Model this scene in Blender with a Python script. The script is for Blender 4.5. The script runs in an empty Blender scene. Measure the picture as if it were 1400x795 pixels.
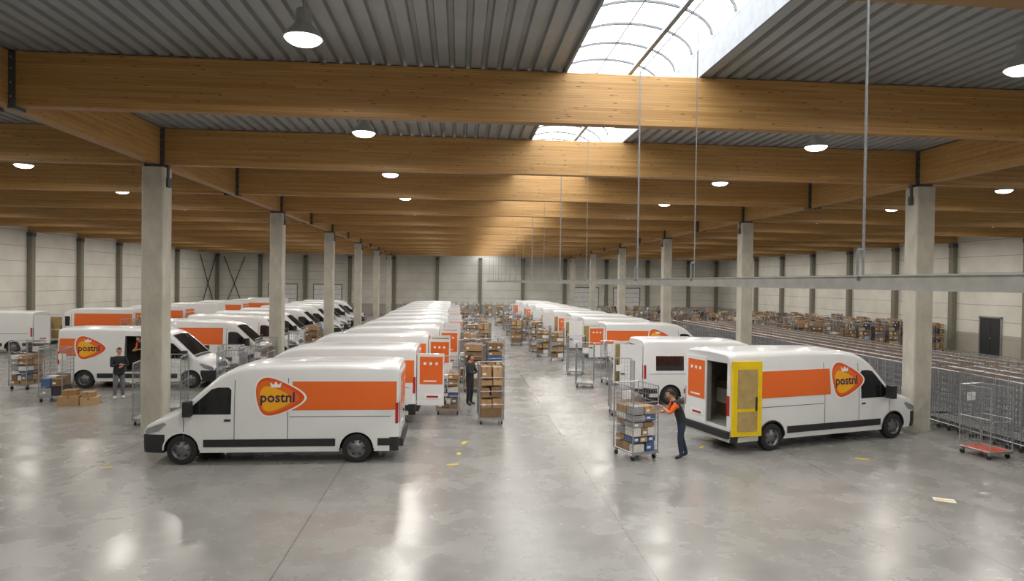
import bpy, bmesh, math, random
from mathutils import Vector, Matrix
random.seed(7)
S = bpy.context.scene
COL = S.collection
try:
    S.view_settings.view_transform = 'Standard'
    S.view_settings.look = 'None'
    S.view_settings.exposure = 0.0
except Exception as e:
    print(e)

# ---------------------------------------------------------------- materials
def newmat(name):
    m = bpy.data.materials.new(name); m.use_nodes = True
    nt = m.node_tree; b = nt.nodes['Principled BSDF']
    return m, nt, b
def srgb(r, g, b):
    f = lambda c: (c/255/12.92) if c/255 <= .04045 else ((c/255+.055)/1.055)**2.4
    return (f(r), f(g), f(b), 1)
def mat(name, col, rough=.5, metal=0.0, var=.12, scale=6.0, coat=0.0, spec=.5, emit=0.0):
    m, nt, b = newmat(name)
    N = nt.nodes; Lk = nt.links
    tc = N.new('ShaderNodeTexCoord'); nz = N.new('ShaderNodeTexNoise')
    nz.inputs['Scale'].default_value = scale; nz.inputs['Detail'].default_value = 3
    Lk.new(tc.outputs['Object'], nz.inputs['Vector'])
    cr = N.new('ShaderNodeValToRGB')
    cr.color_ramp.elements[0].position = .3; cr.color_ramp.elements[1].position = .7
    cr.color_ramp.elements[0].color = tuple(c*(1-var) for c in col[:3])+(1,)
    cr.color_ramp.elements[1].color = tuple(min(1, c*(1+var)) for c in col[:3])+(1,)
    Lk.new(nz.outputs['Fac'], cr.inputs['Fac']); Lk.new(cr.outputs['Color'], b.inputs['Base Color'])
    b.inputs['Roughness'].default_value = rough; b.inputs['Metallic'].default_value = metal
    b.inputs['Coat Weight'].default_value = coat; b.inputs['Specular IOR Level'].default_value = spec
    if emit:
        b.inputs['Emission Color'].default_value = col; b.inputs['Emission Strength'].default_value = emit
    return m
def math_n(nt, op, a, b=None, c=None):
    n = nt.nodes.new('ShaderNodeMath'); n.operation = op
    for i, v in enumerate((a, b, c)):
        if v is None: continue
        if isinstance(v, (int, float)): n.inputs[i].default_value = v
        else: nt.links.new(v, n.inputs[i])
    return n.outputs[0]
def mixc(nt, fac, a, b):
    n = nt.nodes.new('ShaderNodeMix'); n.data_type = 'RGBA'
    if isinstance(fac, (int, float)): n.inputs[0].default_value = fac
    else: nt.links.new(fac, n.inputs[0])
    for idx, v in ((6, a), (7, b)):
        if isinstance(v, tuple): n.inputs[idx].default_value = v
        else: nt.links.new(v, n.inputs[idx])
    return n.outputs[2]
def noise(nt, vec, scale, detail=4, rough=.5):
    n = nt.nodes.new('ShaderNodeTexNoise'); n.inputs['Scale'].default_value = scale
    n.inputs['Detail'].default_value = detail; n.inputs['Roughness'].default_value = rough
    nt.links.new(vec, n.inputs['Vector']); return n.outputs['Fac']
def maprange(nt, v, a, b, c, d):
    n = nt.nodes.new('ShaderNodeMapRange')
    nt.links.new(v, n.inputs[0])
    for i, x in enumerate((a, b, c, d)): n.inputs[i+1].default_value = x
    return n.outputs[0]
def mapping(nt, vec, sc):
    n = nt.nodes.new('ShaderNodeMapping'); n.inputs['Scale'].default_value = sc
    nt.links.new(vec, n.inputs['Vector']); return n.outputs[0]

# floor: power-floated concrete with cloudy staining and saw-cut joints
def floor_mat():
    m, nt, b = newmat('polished_concrete')
    tc = nt.nodes.new('ShaderNodeTexCoord'); P = tc.outputs['Object']
    n1 = noise(nt, P, .25, 4, .5); n2 = noise(nt, P, .9, 5, .6); n3 = noise(nt, P, 2.6, 2, .5)
    big = maprange(nt, n1, .3, .7, 0, 1)
    c = mixc(nt, big, (.175, .172, .163, 1), (.30, .297, .283, 1))
    med = maprange(nt, n2, .25, .8, 0, .75)
    c = mixc(nt, med, c, (.37, .367, .352, 1))
    fin = maprange(nt, n3, .3, .8, 0, .25)
    c = mixc(nt, fin, c, (.17, .165, .155, 1))
    sx = nt.nodes.new('ShaderNodeSeparateXYZ'); nt.links.new(P, sx.inputs[0])
    def line(out, off, per, w):
        a = math_n(nt, 'ADD', out, off); a = math_n(nt, 'DIVIDE', a, per)
        a = math_n(nt, 'FRACT', a); a = math_n(nt, 'SUBTRACT', a, .5); a = math_n(nt, 'ABSOLUTE', a)
        a = math_n(nt, 'SUBTRACT', .5, a); a = math_n(nt, 'MULTIPLY', a, per)
        return math_n(nt, 'LESS_THAN', a, w)
    lx = line(sx.outputs[0], 800*5.5+8.1, 5.5, .010)
    ly = line(sx.outputs[1], 1200-12.9, 6.0, .004)
    ln = math_n(nt, 'MAXIMUM', lx, ly)
    c = mixc(nt, math_n(nt, 'MULTIPLY', ln, .75), c, (.06, .055, .05, 1))
    nt.links.new(c, b.inputs['Base Color'])
    r = maprange(nt, n2, .3, .7, .19, .34)
    nt.links.new(r, b.inputs['Roughness'])
    b.inputs['Specular IOR Level'].default_value = .6
    bp = nt.nodes.new('ShaderNodeBump'); bp.inputs['Strength'].default_value = .04; bp.inputs['Distance'].default_value = .02
    nt.links.new(n3, bp.inputs['Height']); nt.links.new(bp.outputs[0], b.inputs['Normal'])
    return m
def wood_mat():
    m, nt, b = newmat('glulam_timber')
    tc = nt.nodes.new('ShaderNodeTexCoord'); P = tc.outputs['Object']
    sx = nt.nodes.new('ShaderNodeSeparateXYZ'); nt.links.new(P, sx.inputs[0])
    lam = math_n(nt, 'FLOOR', math_n(nt, 'DIVIDE', sx.outputs[2], .045))
    seg = math_n(nt, 'FLOOR', math_n(nt, 'ADD', math_n(nt, 'DIVIDE', sx.outputs[0], 2.7), math_n(nt, 'MULTIPLY', lam, .377)))
    cb = nt.nodes.new('ShaderNodeCombineXYZ'); nt.links.new(lam, cb.inputs[0]); nt.links.new(seg, cb.inputs[1])
    wn = nt.nodes.new('ShaderNodeTexWhiteNoise'); wn.noise_dimensions = '3D'; nt.links.new(cb.outputs[0], wn.inputs['Vector'])
    gr = noise(nt, mapping(nt, P, (.8, 8, 40)), 1.0, 4, .6)
    c = mixc(nt, wn.outputs['Value'], srgb(178, 136, 80), srgb(206, 164, 104))
    c = mixc(nt, maprange(nt, gr, .35, .7, 0, .5), c, srgb(148, 104, 54))
    fr = math_n(nt, 'FRACT', math_n(nt, 'DIVIDE', sx.outputs[2], .045))
    gl = math_n(nt, 'LESS_THAN', fr, .10)
    c = mixc(nt, math_n(nt, 'MULTIPLY', gl, .5), c, srgb(104, 68, 30))
    vo = nt.nodes.new('ShaderNodeTexVoronoi'); vo.inputs['Scale'].default_value = 1.0
    nt.links.new(mapping(nt, P, (2.6, 3, 14)), vo.inputs['Vector'])
    kn = math_n(nt, 'LESS_THAN', vo.outputs['Distance'], .13)
    c = mixc(nt, math_n(nt, 'MULTIPLY', kn, .7), c, srgb(88, 50, 22))
    nt.links.new(c, b.inputs['Base Color']); b.inputs['Roughness'].default_value = .5
    return m
def wall_mat(name, axis):
    m, nt, b = newmat(name)
    tc = nt.nodes.new('ShaderNodeTexCoord'); P = tc.outputs['Object']
    sx = nt.nodes.new('ShaderNodeSeparateXYZ'); nt.links.new(P, sx.inputs[0])
    fz = math_n(nt, 'FRACT', math_n(nt, 'DIVIDE', sx.outputs[2], 1.05))
    ln = math_n(nt, 'LESS_THAN', fz, .035)
    n1 = noise(nt, P, .5, 4); 
    c = mixc(nt, maprange(nt, n1, .35, .65, 0, 1), srgb(210, 206, 196), srgb(226, 223, 214))
    c = mixc(nt, math_n(nt, 'MULTIPLY', ln, .6), c, srgb(120, 112, 98))
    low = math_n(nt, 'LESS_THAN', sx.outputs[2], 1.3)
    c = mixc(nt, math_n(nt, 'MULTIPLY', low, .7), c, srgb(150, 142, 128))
    nt.links.new(c, b.inputs['Base Color']); b.inputs['Roughness'].default_value = .6
    return m
def concrete_mat():
    m, nt, b = newmat('cast_concrete')
    tc = nt.nodes.new('ShaderNodeTexCoord'); P = tc.outputs['Object']
    n1 = noise(nt, mapping(nt, P, (1, 1, .5)), 2.5, 5, .6); n2 = noise(nt, P, 30, 3)
    c = mixc(nt, maprange(nt, n1, .3, .7, 0, 1), srgb(170, 165, 152), srgb(198, 194, 182))
    vo = nt.nodes.new('ShaderNodeTexVoronoi'); vo.inputs['Scale'].default_value = 9; nt.links.new(P, vo.inputs['Vector'])
    c = mixc(nt, math_n(nt, 'MULTIPLY', math_n(nt, 'LESS_THAN', vo.outputs['Distance'], .09), .45), c, srgb(90, 86, 76))
    nt.links.new(c, b.inputs['Base Color']); b.inputs['Roughness'].default_value = .75
    bp = nt.nodes.new('ShaderNodeBump'); bp.inputs['Strength'].default_value = .2; bp.inputs['Distance'].default_value = .01
    nt.links.new(n2, bp.inputs['Height']); nt.links.new(bp.outputs[0], b.inputs['Normal'])
    return m
M = {}
M['floor'] = floor_mat(); M['wood'] = wood_mat(); M['concrete'] = concrete_mat()
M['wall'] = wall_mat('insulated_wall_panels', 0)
M['deck'] = mat('galvanised_roof_deck', (.35, .365, .37, 1), .45, .3, .08, 1.5)
M['steel'] = mat('dark_steel_plate', (.10, .105, .115, 1), .45, .5)
M['galv'] = mat('galvanised_steel', (.42, .43, .44, 1), .38, .75, .15, 20)
M['rod'] = mat('suspension_rod_steel', (.26, .27, .28, 1), .5, .3, .15, 20)
M['rib'] = mat('skylight_rib', (.10, .11, .12, 1), .6, 0)
M['rail'] = mat('grey_powder_coated_steel', (.46, .47, .46, 1), .4, .3)
M['wallcol'] = mat('painted_wall_column', srgb(124, 122, 108), .6)
M['white_trim'] = mat('white_frame', (.24, .26, .28, 1), .5)
M['paint'] = mat('white_van_paint', (.78, .79, .80, 1), .28, 0, .02, 1.5, coat=.5)
M['orange'] = mat('orange_film', srgb(228, 106, 40), .35, 0, .02, 2)
M['orange2'] = mat('logo_deep_orange', srgb(220, 82, 26), .35, 0, .02, 2)
M['yellowlogo'] = mat('logo_yellow_orange', srgb(244, 174, 28), .35, 0, .05, 2)
M['whitefilm'] = mat('white_film', (.85, .85, .85, 1), .4, 0, .01)
M['logotext'] = mat('logo_lettering', srgb(50, 40, 80), .4, 0, .02)
M['black'] = mat('black_plastic', (.022, .022, .024, 1), .55, 0, .15)
M['rubber'] = mat('tyre_rubber', (.018, .018, .018, 1), .8, 0, .2, 20)
M['rim'] = mat('wheel_rim', (.20, .20, .21, 1), .4, .7)
M['glass'] = mat('tinted_glass', (.012, .014, .016, 1), .06, 0, .05, 2, spec=.5)
M['gap'] = mat('panel_gap', (.10, .10, .10, 1), .8)
M['lamp_clear'] = mat('headlamp_lens', (.45, .47, .5, 1), .1, .6)
M['red'] = mat('tail_lamp_red', (.42, .02, .015, 1), .2)
M['interior'] = mat('cargo_lining', (.24, .225, .20, 1), .7)
M['yellow'] = mat('yellow_door_paint', srgb(240, 205, 20), .35, 0, .03)
M['beige'] = mat('beige_door_lining', srgb(176, 150, 96), .7)
M['skyglaze'] = mat('opal_polycarbonate_glow', (.97, .985, 1, 1), .5, 0, 0, 1, emit=4.8)  # panes emit by themselves, standing in for daylight through the skylight
M['alu'] = mat('aluminium_shade', (.62, .62, .60, 1), .35, .6)
M['bulbglow'] = mat('lamp_diffuser', (1, .96, .88, 1), .4, 0, 0, 1, emit=9)
M['yellowmark'] = mat('yellow_floor_tape', srgb(225, 195, 60), .5)
M['whitemark'] = mat('white_label', (.8, .8, .8, 1), .5)
M['doordark'] = mat('dark_door', (.03, .032, .035, 1), .5)
M['redbase'] = mat('orange_red_plastic', srgb(205, 75, 40), .5)
M['brownrail'] = mat('cage_top_rail', srgb(156, 124, 100), .45, .3)
M['wire'] = mat('cage_wire', (.30, .31, .33, 1), .45, .6)
M['tape'] = mat('packing_tape', srgb(150, 108, 62), .3)
CARD = [mat('cardboard_%d' % i, srgb(*c), .8, 0, .08, 5) for i, c in enumerate([(170, 136, 98), (150, 118, 82), (186, 155, 116), (128, 101, 73)])]
PARC = CARD*3 + [mat('parcel_white', srgb(215, 213, 206), .6)]*3+[ mat('parcel_blue', srgb(70, 100, 150), .5),
        mat('parcel_dark', srgb(52, 52, 58), .5), mat('parcel_grey', srgb(150, 152, 156), .5), mat('parcel_grey2', srgb(118, 112, 104), .6)]
M['skin'] = mat('skin', srgb(205, 150, 120), .5, 0, .04); M['skin'].node_tree.nodes['Principled BSDF'].inputs['Subsurface Weight'].default_value = .1
M['hair'] = mat('dark_hair', (.02, .014, .01, 1), .6)
M['cloth_black'] = mat('black_jacket', (.025, .026, .032, 1), .9)
M['cloth_navy'] = mat('navy_trousers', (.03, .04, .075, 1), .9)
M['cloth_grey'] = mat('grey_trousers', (.16, .17, .19, 1), .9)
M['cloth_orange'] = mat('orange_shirt', srgb(235, 100, 25), .8)
M['shoe'] = mat('shoes', (.02, .02, .02, 1), .6)
M['shoew'] = mat('light_shoes', (.6, .6, .6, 1), .6)
M['lip'] = mat('lips', srgb(160, 80, 75), .5)
M['eye'] = mat('eye', (.02, .02, .02, 1), .2)
M['eyew'] = mat('eye_white', (.8, .8, .8, 1), .3)

# ---------------------------------------------------------------- mesh builder
class MB:
    def __init__(s): s.v = []; s.f = []; s.m = []; s.mats = []
    def mi(s, m):
        if m not in s.mats: s.mats.append(m)
        return s.mats.index(m)
    def add(s, vs, fs, m):
        o = len(s.v); s.v += [tuple(v) for v in vs]; k = s.mi(m)
        for f in fs: s.f.append([i+o for i in f]); s.m.append(k)
    def box(s, x0, x1, y0, y1, z0, z1, m, T=None):
        vs = [Vector((x, y, z)) for z in (z0, z1) for x, y in ((x0, y0), (x1, y0), (x1, y1), (x0, y1))]
        if T is not None: vs = [T @ v for v in vs]
        s.add(vs, [(3, 2, 1, 0), (4, 5, 6, 7), (0, 1, 5, 4), (1, 2, 6, 5), (2, 3, 7, 6), (3, 0, 4, 7)], m)
    def tube(s, a, b, r, m, n=6, r2=None):
        a = Vector(a); b = Vector(b); d = (b-a).normalized()
        u = d.orthogonal().normalized(); w = d.cross(u); r2 = r if r2 is None else r2
        vs = [a+(u*math.cos(2*math.pi*i/n)+w*math.sin(2*math.pi*i/n))*r for i in range(n)]
        vs += [b+(u*math.cos(2*math.pi*i/n)+w*math.sin(2*math.pi*i/n))*r2 for i in range(n)]
        s.add(vs, [(i, (i+1) % n, n+(i+1) % n, n+i) for i in range(n)]+[tuple(range(n))[::-1], tuple(range(n, 2*n))], m)
    def lathe(s, prof, m, T, n=20):   # prof list (r, h), axis local z
        vs = []
        for r, h in prof:
            vs += [T @ Vector((r*math.cos(2*math.pi*i/n), r*math.sin(2*math.pi*i/n), h)) for i in range(n)]
        fs = []
        for k in range(len(prof)-1):
            fs += [(k*n+i, k*n+(i+1) % n, (k+1)*n+(i+1) % n, (k+1)*n+i) for i in range(n)]
        s.add(vs, fs, m)
    def addmesh(s, me, T=None):
        o = len(s.v); s.v += [tuple((T @ v.co) if T else v.co) for v in me.vertices]
        for p in me.polygons:
            s.f.append([i+o for i in p.vertices]); s.m.append(s.mi(me.materials[p.material_index] if me.materials else M['paint']))
    def mesh(s, name, smooth=None):
        me = bpy.data.meshes.new(name); me.from_pydata(s.v, [], s.f)
        for m in s.mats: me.materials.append(m)
        me.polygons.foreach_set('material_index', s.m)
        if smooth is not None:
            me.polygons.foreach_set('use_smooth', [True]*len(s.f)); me.set_sharp_from_angle(angle=math.radians(smooth))
        me.update(); return me
def obj(name, me, loc=(0, 0, 0), rz=0, parent=None, sc=None):
    o = bpy.data.objects.new(name, me); COL.objects.link(o); o.location = loc; o.rotation_euler[2] = rz
    if sc: o.scale = sc
    if parent: o.parent = parent
    return o

XL, XR = -8.2, 13.7; WL, WR = -30.0, 34.0; YF = 84.64; YB = -5.4
Y0 = 12.64
ZB0, ZB1 = 7.3, 8.28
# ---------------------------------------------------------------- shell
b = MB(); b.box(WL-.3, WR+.3, YB-.3, YF+.3, -.2, 0, M['floor']); obj('floor', b.mesh('floor'))
for nm, bx in (('wall_left', (WL-.25, WL, YB-.25, YF+.25)), ('wall_right', (WR, WR+.25, YB-.25, YF+.25)),
               ('wall_far', (WL, WR, YF, YF+.25)), ('wall_back', (WL, WR, YB-.25, YB))):
    b = MB(); b.box(bx[0], bx[1], bx[2], bx[3], 0, 8.6, M['wall']); obj(nm, b.mesh(nm))
# ceiling: trapezoidal deck
SX0, SX1 = 2.0, 4.65
def deck(b, x0, x1):
    p = .30; prof = []
    n = int(round((x1-x0)/p)); p = (x1-x0)/n
    for i in range(n):
        a = x0+i*p
        prof += [(a, 8.30), (a+p*.60, 8.30), (a+p*.68, 8.38), (a+p*.92, 8.38)]
    prof.append((x1, 8.30))
    vs = [(x, YB, z) for x, z in prof]+[(x, YF, z) for x, z in prof]; k = len(prof)
    b.add(vs, [(i, i+1, k+i+1, k+i) for i in range(k-1)], M['deck'])
    b.box(x0, x1, YB, YF, 8.42, 8.62, M['deck'])
b = MB(); deck(b, WL, SX0-.02); deck(b, SX1+.02, WR); obj('ceiling', b.mesh('ceiling'))
# skylight upstands + ribs
b = MB()
b.box(SX0-.02, SX0+.03, YB, YF, 8.29, 8.85, M['white_trim']); b.box(SX1-.03, SX1+.02, YB, YF, 8.29, 8.85, M['white_trim'])
b.box(SX0-.02, SX1+.02, YB, YB+.05, 8.29, 8.85, M['white_trim']); b.box(SX0-.02, SX1+.02, YF-.05, YF, 8.29, 8.85, M['white_trim'])
obj('trim_1', b.mesh('skylight_upstand'))
def arc(t, r=0):  # t 0..1
    cx = (SX0+SX1)/2; hw = (SX1-SX0)/2; a = math.pi*(1-t)
    return cx+(hw+r)*math.cos(a), 8.85+(.62+r)*math.sin(a)
b = MB(); n = 14
vs = [(arc(i/n)[0], y, arc(i/n)[1]) for y in (YB, YF) for i in range(n+1)]
b.add(vs, [(i, i+1, n+2+i, n+1+i) for i in range(n)], M['skyglaze']); obj('window_1', b.mesh('skylight_glazing', 60))
b = MB(); y = YB+.3
while y < YF:
    for i in range(n):
        x0, z0 = arc(i/n, -.05); x1, z1 = arc((i+1)/n, -.05)
        b.tube((x0, y, z0), (x1, y, z1), .03, M['rib'], 4)
    y += 1.06
for t in (.25, .5, .75):
    x0, z0 = arc(t, -.05); b.tube((x0, YB, z0), (x0, YF, z0), .014, M['rib'], 4)
obj('trim_2', b.mesh('skylight_ribs'))
b = MB(); b.box(3.30, 3.38, YB+.1, YF-.1, 8.40, 8.46, M['rod'])
obj('skylight_tie_rail', b.mesh('tie'))

# beams
def beam_mesh(L, w, name):
    bm = bmesh.new(); bmesh.ops.create_cube(bm, size=1)
    for v in bm.verts: v.co = Vector((v.co.x*L, v.co.y*w, v.co.z*(ZB1-ZB0)+(ZB1-ZB0)/2))
    bmesh.ops.bevel(bm, geom=bm.edges[:], offset=.012, segments=1, affect='EDGES')
    me = bpy.data.meshes.new(name); bm.to_mesh(me); bm.free(); me.materials.append(M['wood']); return me
GW = .30
bays = [(WL, XL-GW/2), (XL+GW/2, XR-GW/2), (XR+GW/2, WR)]
bmesh_l = [beam_mesh(c-a-.02, .24, 'beam') for a, c in bays]
brk = MB()
brk.box(-.02, .09, -.17, -.125, -.05, .96, M['steel']); brk.box(-.02, .09, .125, .17, -.05, .96, M['steel'])
brk.box(-.02, .09, -.17, .17, -.06, -.005, M['steel'])
for zz in (.15, .4, .65, .85): brk.tube((.04, -.19, zz), (.04, .19, zz), .015, M['galv'])
brkm = brk.mesh('beam_hanger')
Ys = [Y0+6*k for k in range(-3, 12)]
for y in Ys:
    for i, (a, c) in enumerate(bays):
        obj('roof_beam', bmesh_l[i], ((a+c)/2, y, ZB0))
    for x, rz in ((XL+GW/2+.01, 0), (XL-GW/2-.01, math.pi), (XR+GW/2+.01, 0), (XR-GW/2-.01, math.pi)):
        obj('beam_hanger', brkm, (x, y, ZB0), rz)
gl = beam_mesh(12-.02, GW, 'girder')
for x in (XL, XR):
    for k in range(-2, 6):
        obj('roof_girder', gl, (x, 18.64+12*k+6, ZB0), math.pi/2)
# columns with steel forks
def colmesh():
    bm = bmesh.new(); bmesh.ops.create_cube(bm, size=1)
    for v in bm.verts: v.co = Vector((v.co.x*.56, v.co.y*.56, (v.co.z+.5)*7.22))
    bmesh.ops.bevel(bm, geom=[e for e in bm.edges if abs(e.verts[0].co.z-e.verts[1].co.z) > 1], offset=.03, segments=1, affect='EDGES')
    me = bpy.data.meshes.new('col'); bm.to_mesh(me); bm.free(); me.materials.append(M['concrete'])
    c = MB(); c.addmesh(me)
    c.box(-.2, .2, -.2, .2, 7.22, ZB0, M['steel'])
    for sx in (-1, 1):
        c.box(sx*.165-.015, sx*.165+.015, -.13, .13, 7.22, 8.27, M['steel'])
        c.tube((sx*.29, -.02, 6.75), (sx*.29, -.02, 8.2), .05, M['steel'], 8)
        c.tube((sx*.30, -.02, 6.7), (sx*.30, -.02, 6.95), .085, M['steel'], 10)
    return c.mesh('concrete_column')
cm = colmesh()
for k in range(-1, 6):
    for x in (XL, XR): obj('concrete_column', cm, (x, 18.64+12*k, 0))
# wall columns
wc = MB(); wc.box(-.16, .16, -.2, .2, 0, 7.28, M['wallcol']); wc.box(-.2, .2, -.22, .22, 7.0, 7.28, M['steel']); wcm = wc.mesh('wall_column')
for y in Ys[:-1] + [YF-.4]:
    if y < 0: continue
    obj('wall_column', wcm, (WL+.18, min(y, YF-.25), 0)); obj('wall_column', wcm, (WR-.18, min(y, YF-.25), 0))
xs = [XL-5.5*k for k in range(0, 4)]+[XL+5.475*k for k in range(1, 8)]
for x in xs: obj('wall_column', wcm, (x, YF-.21, 0), math.pi/2)
# bracing on left wall
b = MB()
b.tube((WL+.12, 79.0, .3), (WL+.12, 83.9, 7.0), .05, M['steel']); b.tube((WL+.12, 79.0, 7.0), (WL+.12, 83.9, .3), .05, M['steel'])
obj('wall_bracing', b.mesh('bracing'))
b = MB()
b.tube((WL+3.4, YF-.12, .3), (WL+.9, YF-.12, 7.0), .05, M['steel']); b.tube((WL+.9, YF-.12, .3), (WL+3.4, YF-.12, 7.0), .05, M['steel'])
obj('wall_bracing', b.mesh('bracing2'))
# doors
b = MB(); b.box(WR-.06, WR-.002, 38.7, 40.3, 0, 2.35, M['doordark']); b.box(WR-.08, WR-.002, 38.6, 38.7, 0, 2.42, M['galv']); b.box(WR-.08, WR-.002, 40.3, 40.4, 0, 2.42, M['galv'])
b.box(WR-.08, WR-.002, 38.6, 40.4, 2.35, 2.45, M['galv']); b.box(WR-.12, WR-.06, 39.42, 39.5, 1.0, 1.1, M['galv']); b.box(WR-.07, WR-.06, 39.48, 39.52, 0, 2.35, M['black'])
obj('door_1', b.mesh('door_1'))
# loading doors on the far wall
for i, xx in enumerate((-21.95, -16.45, 16.44, 21.9)):
    b = MB(); b.box(xx-1.7, xx+1.7, YF-.05, YF-.002, 0, 3.6, M['whitemark'])
    for k in range(1, 6): b.box(xx-1.7, xx+1.7, YF-.06, YF-.05, k*.6-.015, k*.6+.015, M['gap'])
    b.box(xx-1.8, xx-1.7, YF-.08, YF-.002, 0, 3.7, M['wallcol']); b.box(xx+1.7, xx+1.8, YF-.08, YF-.002, 0, 3.7, M['wallcol']); b.box(xx-1.8, xx+1.8, YF-.08, YF-.002, 3.6, 3.72, M['wallcol'])
    obj('door_%d' % (i+2), b.mesh('loading_door'))

# hanging rail & rods
RX = 3.4
b = MB()
b.box(RX-.035, RX+.035, 1.0, 80, 4.225, 4.335, M['rail'])
b.box(RX-.06, RX+.06, 1.0, 80, 4.335, 4.345, M['rail'])
ry = [5.3, 9.3, 12.35, 17.4, 22.0]+[26.3+4.3*k for k in range(12)]
for i, y in enumerate(ry):
    b.tube((RX, y, 4.34), (RX, y, 8.3), .008 if i % 2 else (.011 if i == 0 else .016), M['rod'], 6)
    b.tube((RX-.05, y, 4.30), (RX-.05, y, 4.56), .011, M['rod'], 6); b.tube((RX-.05, y, 4.56), (RX, y, 4.56), .011, M['rod'], 6)
obj('suspended_power_rail', b.mesh('rail'))

# lamps
b = MB()
prof = [(.035, .42), (.09, .42), (.11, .38), (.12, .22), (.15, .17), (.22, .10), (.265, .02), (.275, 0), (.262, 0), (.21, .09), (.14, .155), (.0, .16)]
b.lathe(prof, M['alu'], Matrix.Identity(4), 24)
b.lathe([(.255, .012), (.235, -.03), (.18, -.065), (.10, -.085), (0, -.09)], M['bulbglow'], Matrix.Identity(4), 24)
b.tube((0, 0, .4), (0, 0, .58), .015, M['galv'], 6)
lampm = b.mesh('high_bay_lamp', 40)
ld = bpy.data.lights.new('high_bay_bulb', 'AREA'); ld.shape = 'DISK'; ld.size = .44; ld.energy = 172; ld.color = (1, .955, .875)
for x in (-24.5, -13.5, -2.25, 8.75, 19, 29):
    for k in range(13):
        y = 3.64+6*k
        o = obj('high_bay_lamp', lampm, (x, y, 7.68))
        l = bpy.data.objects.new('bulb', ld); COL.objects.link(l); l.parent = o; l.location = (0, 0, -.10)

# ---------------------------------------------------------------- vans
tcu = bpy.data.curves.new('lettering', 'FONT'); tcu.body = 'postnl'; tcu.size = 1; tcu.align_x = 'CENTER'; tcu.align_y = 'CENTER'; tcu.resolution_u = 2; tcu.offset = .02
to = bpy.data.objects.new('lettering', tcu); COL.objects.link(to)
dg = bpy.context.evaluated_depsgraph_get(); TXT = bpy.data.meshes.new_from_object(to.evaluated_get(dg)); bpy.data.objects.remove(to)
def chaikin(p, n=3):
    for _ in range(n):
        q = []
        for i in range(len(p)):
            a = p[i]; c = p[(i+1) % len(p)]
            q += [(a[0]*.75+c[0]*.25, a[1]*.75+c[1]*.25), (a[0]*.25+c[0]*.75, a[1]*.25+c[1]*.75)]
        p = q
    return p
BLOB = chaikin([(-.5, -.08), (-.52, .3), (-.36, .52), (-.05, .46), (.56, .10), (.56, -.14), (0, -.46), (-.36, -.5)])
LEAN = [(.28, .97), (.45, 1.0), (.62, 1.0), (.72, 1.0), (1.15, 1.0), (1.45, .985), (1.75, .962), (2.0, .938), (2.3, .912), (2.8, .87)]
def li(tab, s, k=1):
    if s <= tab[0][0]: return tab[0][k]
    for a, c in zip(tab, tab[1:]):
        if s <= c[0]:
            t = (s-a[0])/(c[0]-a[0]); return a[k]+(c[k]-a[k])*t
    return tab[-1][k]
BOX_ST = [(0, .64, .05, .80), (.03, .80, .06, .86), (.12, .93, .08, .92), (.30, 1.03, .1, .965), (.55, 1.12, .11, 1.0), (.85, 1.26, .12, 1.015), (1.3, 1.69, .13, 1.02),
          (1.72, 2.06, .12, 1.02), (1.95, 2.19, .12, 1.02), (2.25, 2.29, .12, 1.02), (2.6, 2.33, .12, 1.02), (4.2, 2.36, .12, 1.02), (5.75, 2.35, .12, 1.02), (5.92, 2.33, .12, 1.01), (5.97, 2.29, .11, .985)]
SPR_ST = [(0, .64, .05, .78), (.03, .84, .06, .84), (.12, .98, .08, .90), (.32, 1.10, .1, .95), (.65, 1.20, .11, .975), (1.05, 1.32, .12, .985), (1.5, 1.80, .13, .985),
          (1.85, 2.14, .13, .985), (2.1, 2.30, .13, .985), (2.4, 2.42, .13, .985), (2.9, 2.50, .13, .985), (4.5, 2.54, .13, .985), (6.4, 2.53, .13, .985), (6.57, 2.50, .13, .975), (6.62, 2.46, .12, .95)]
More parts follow.
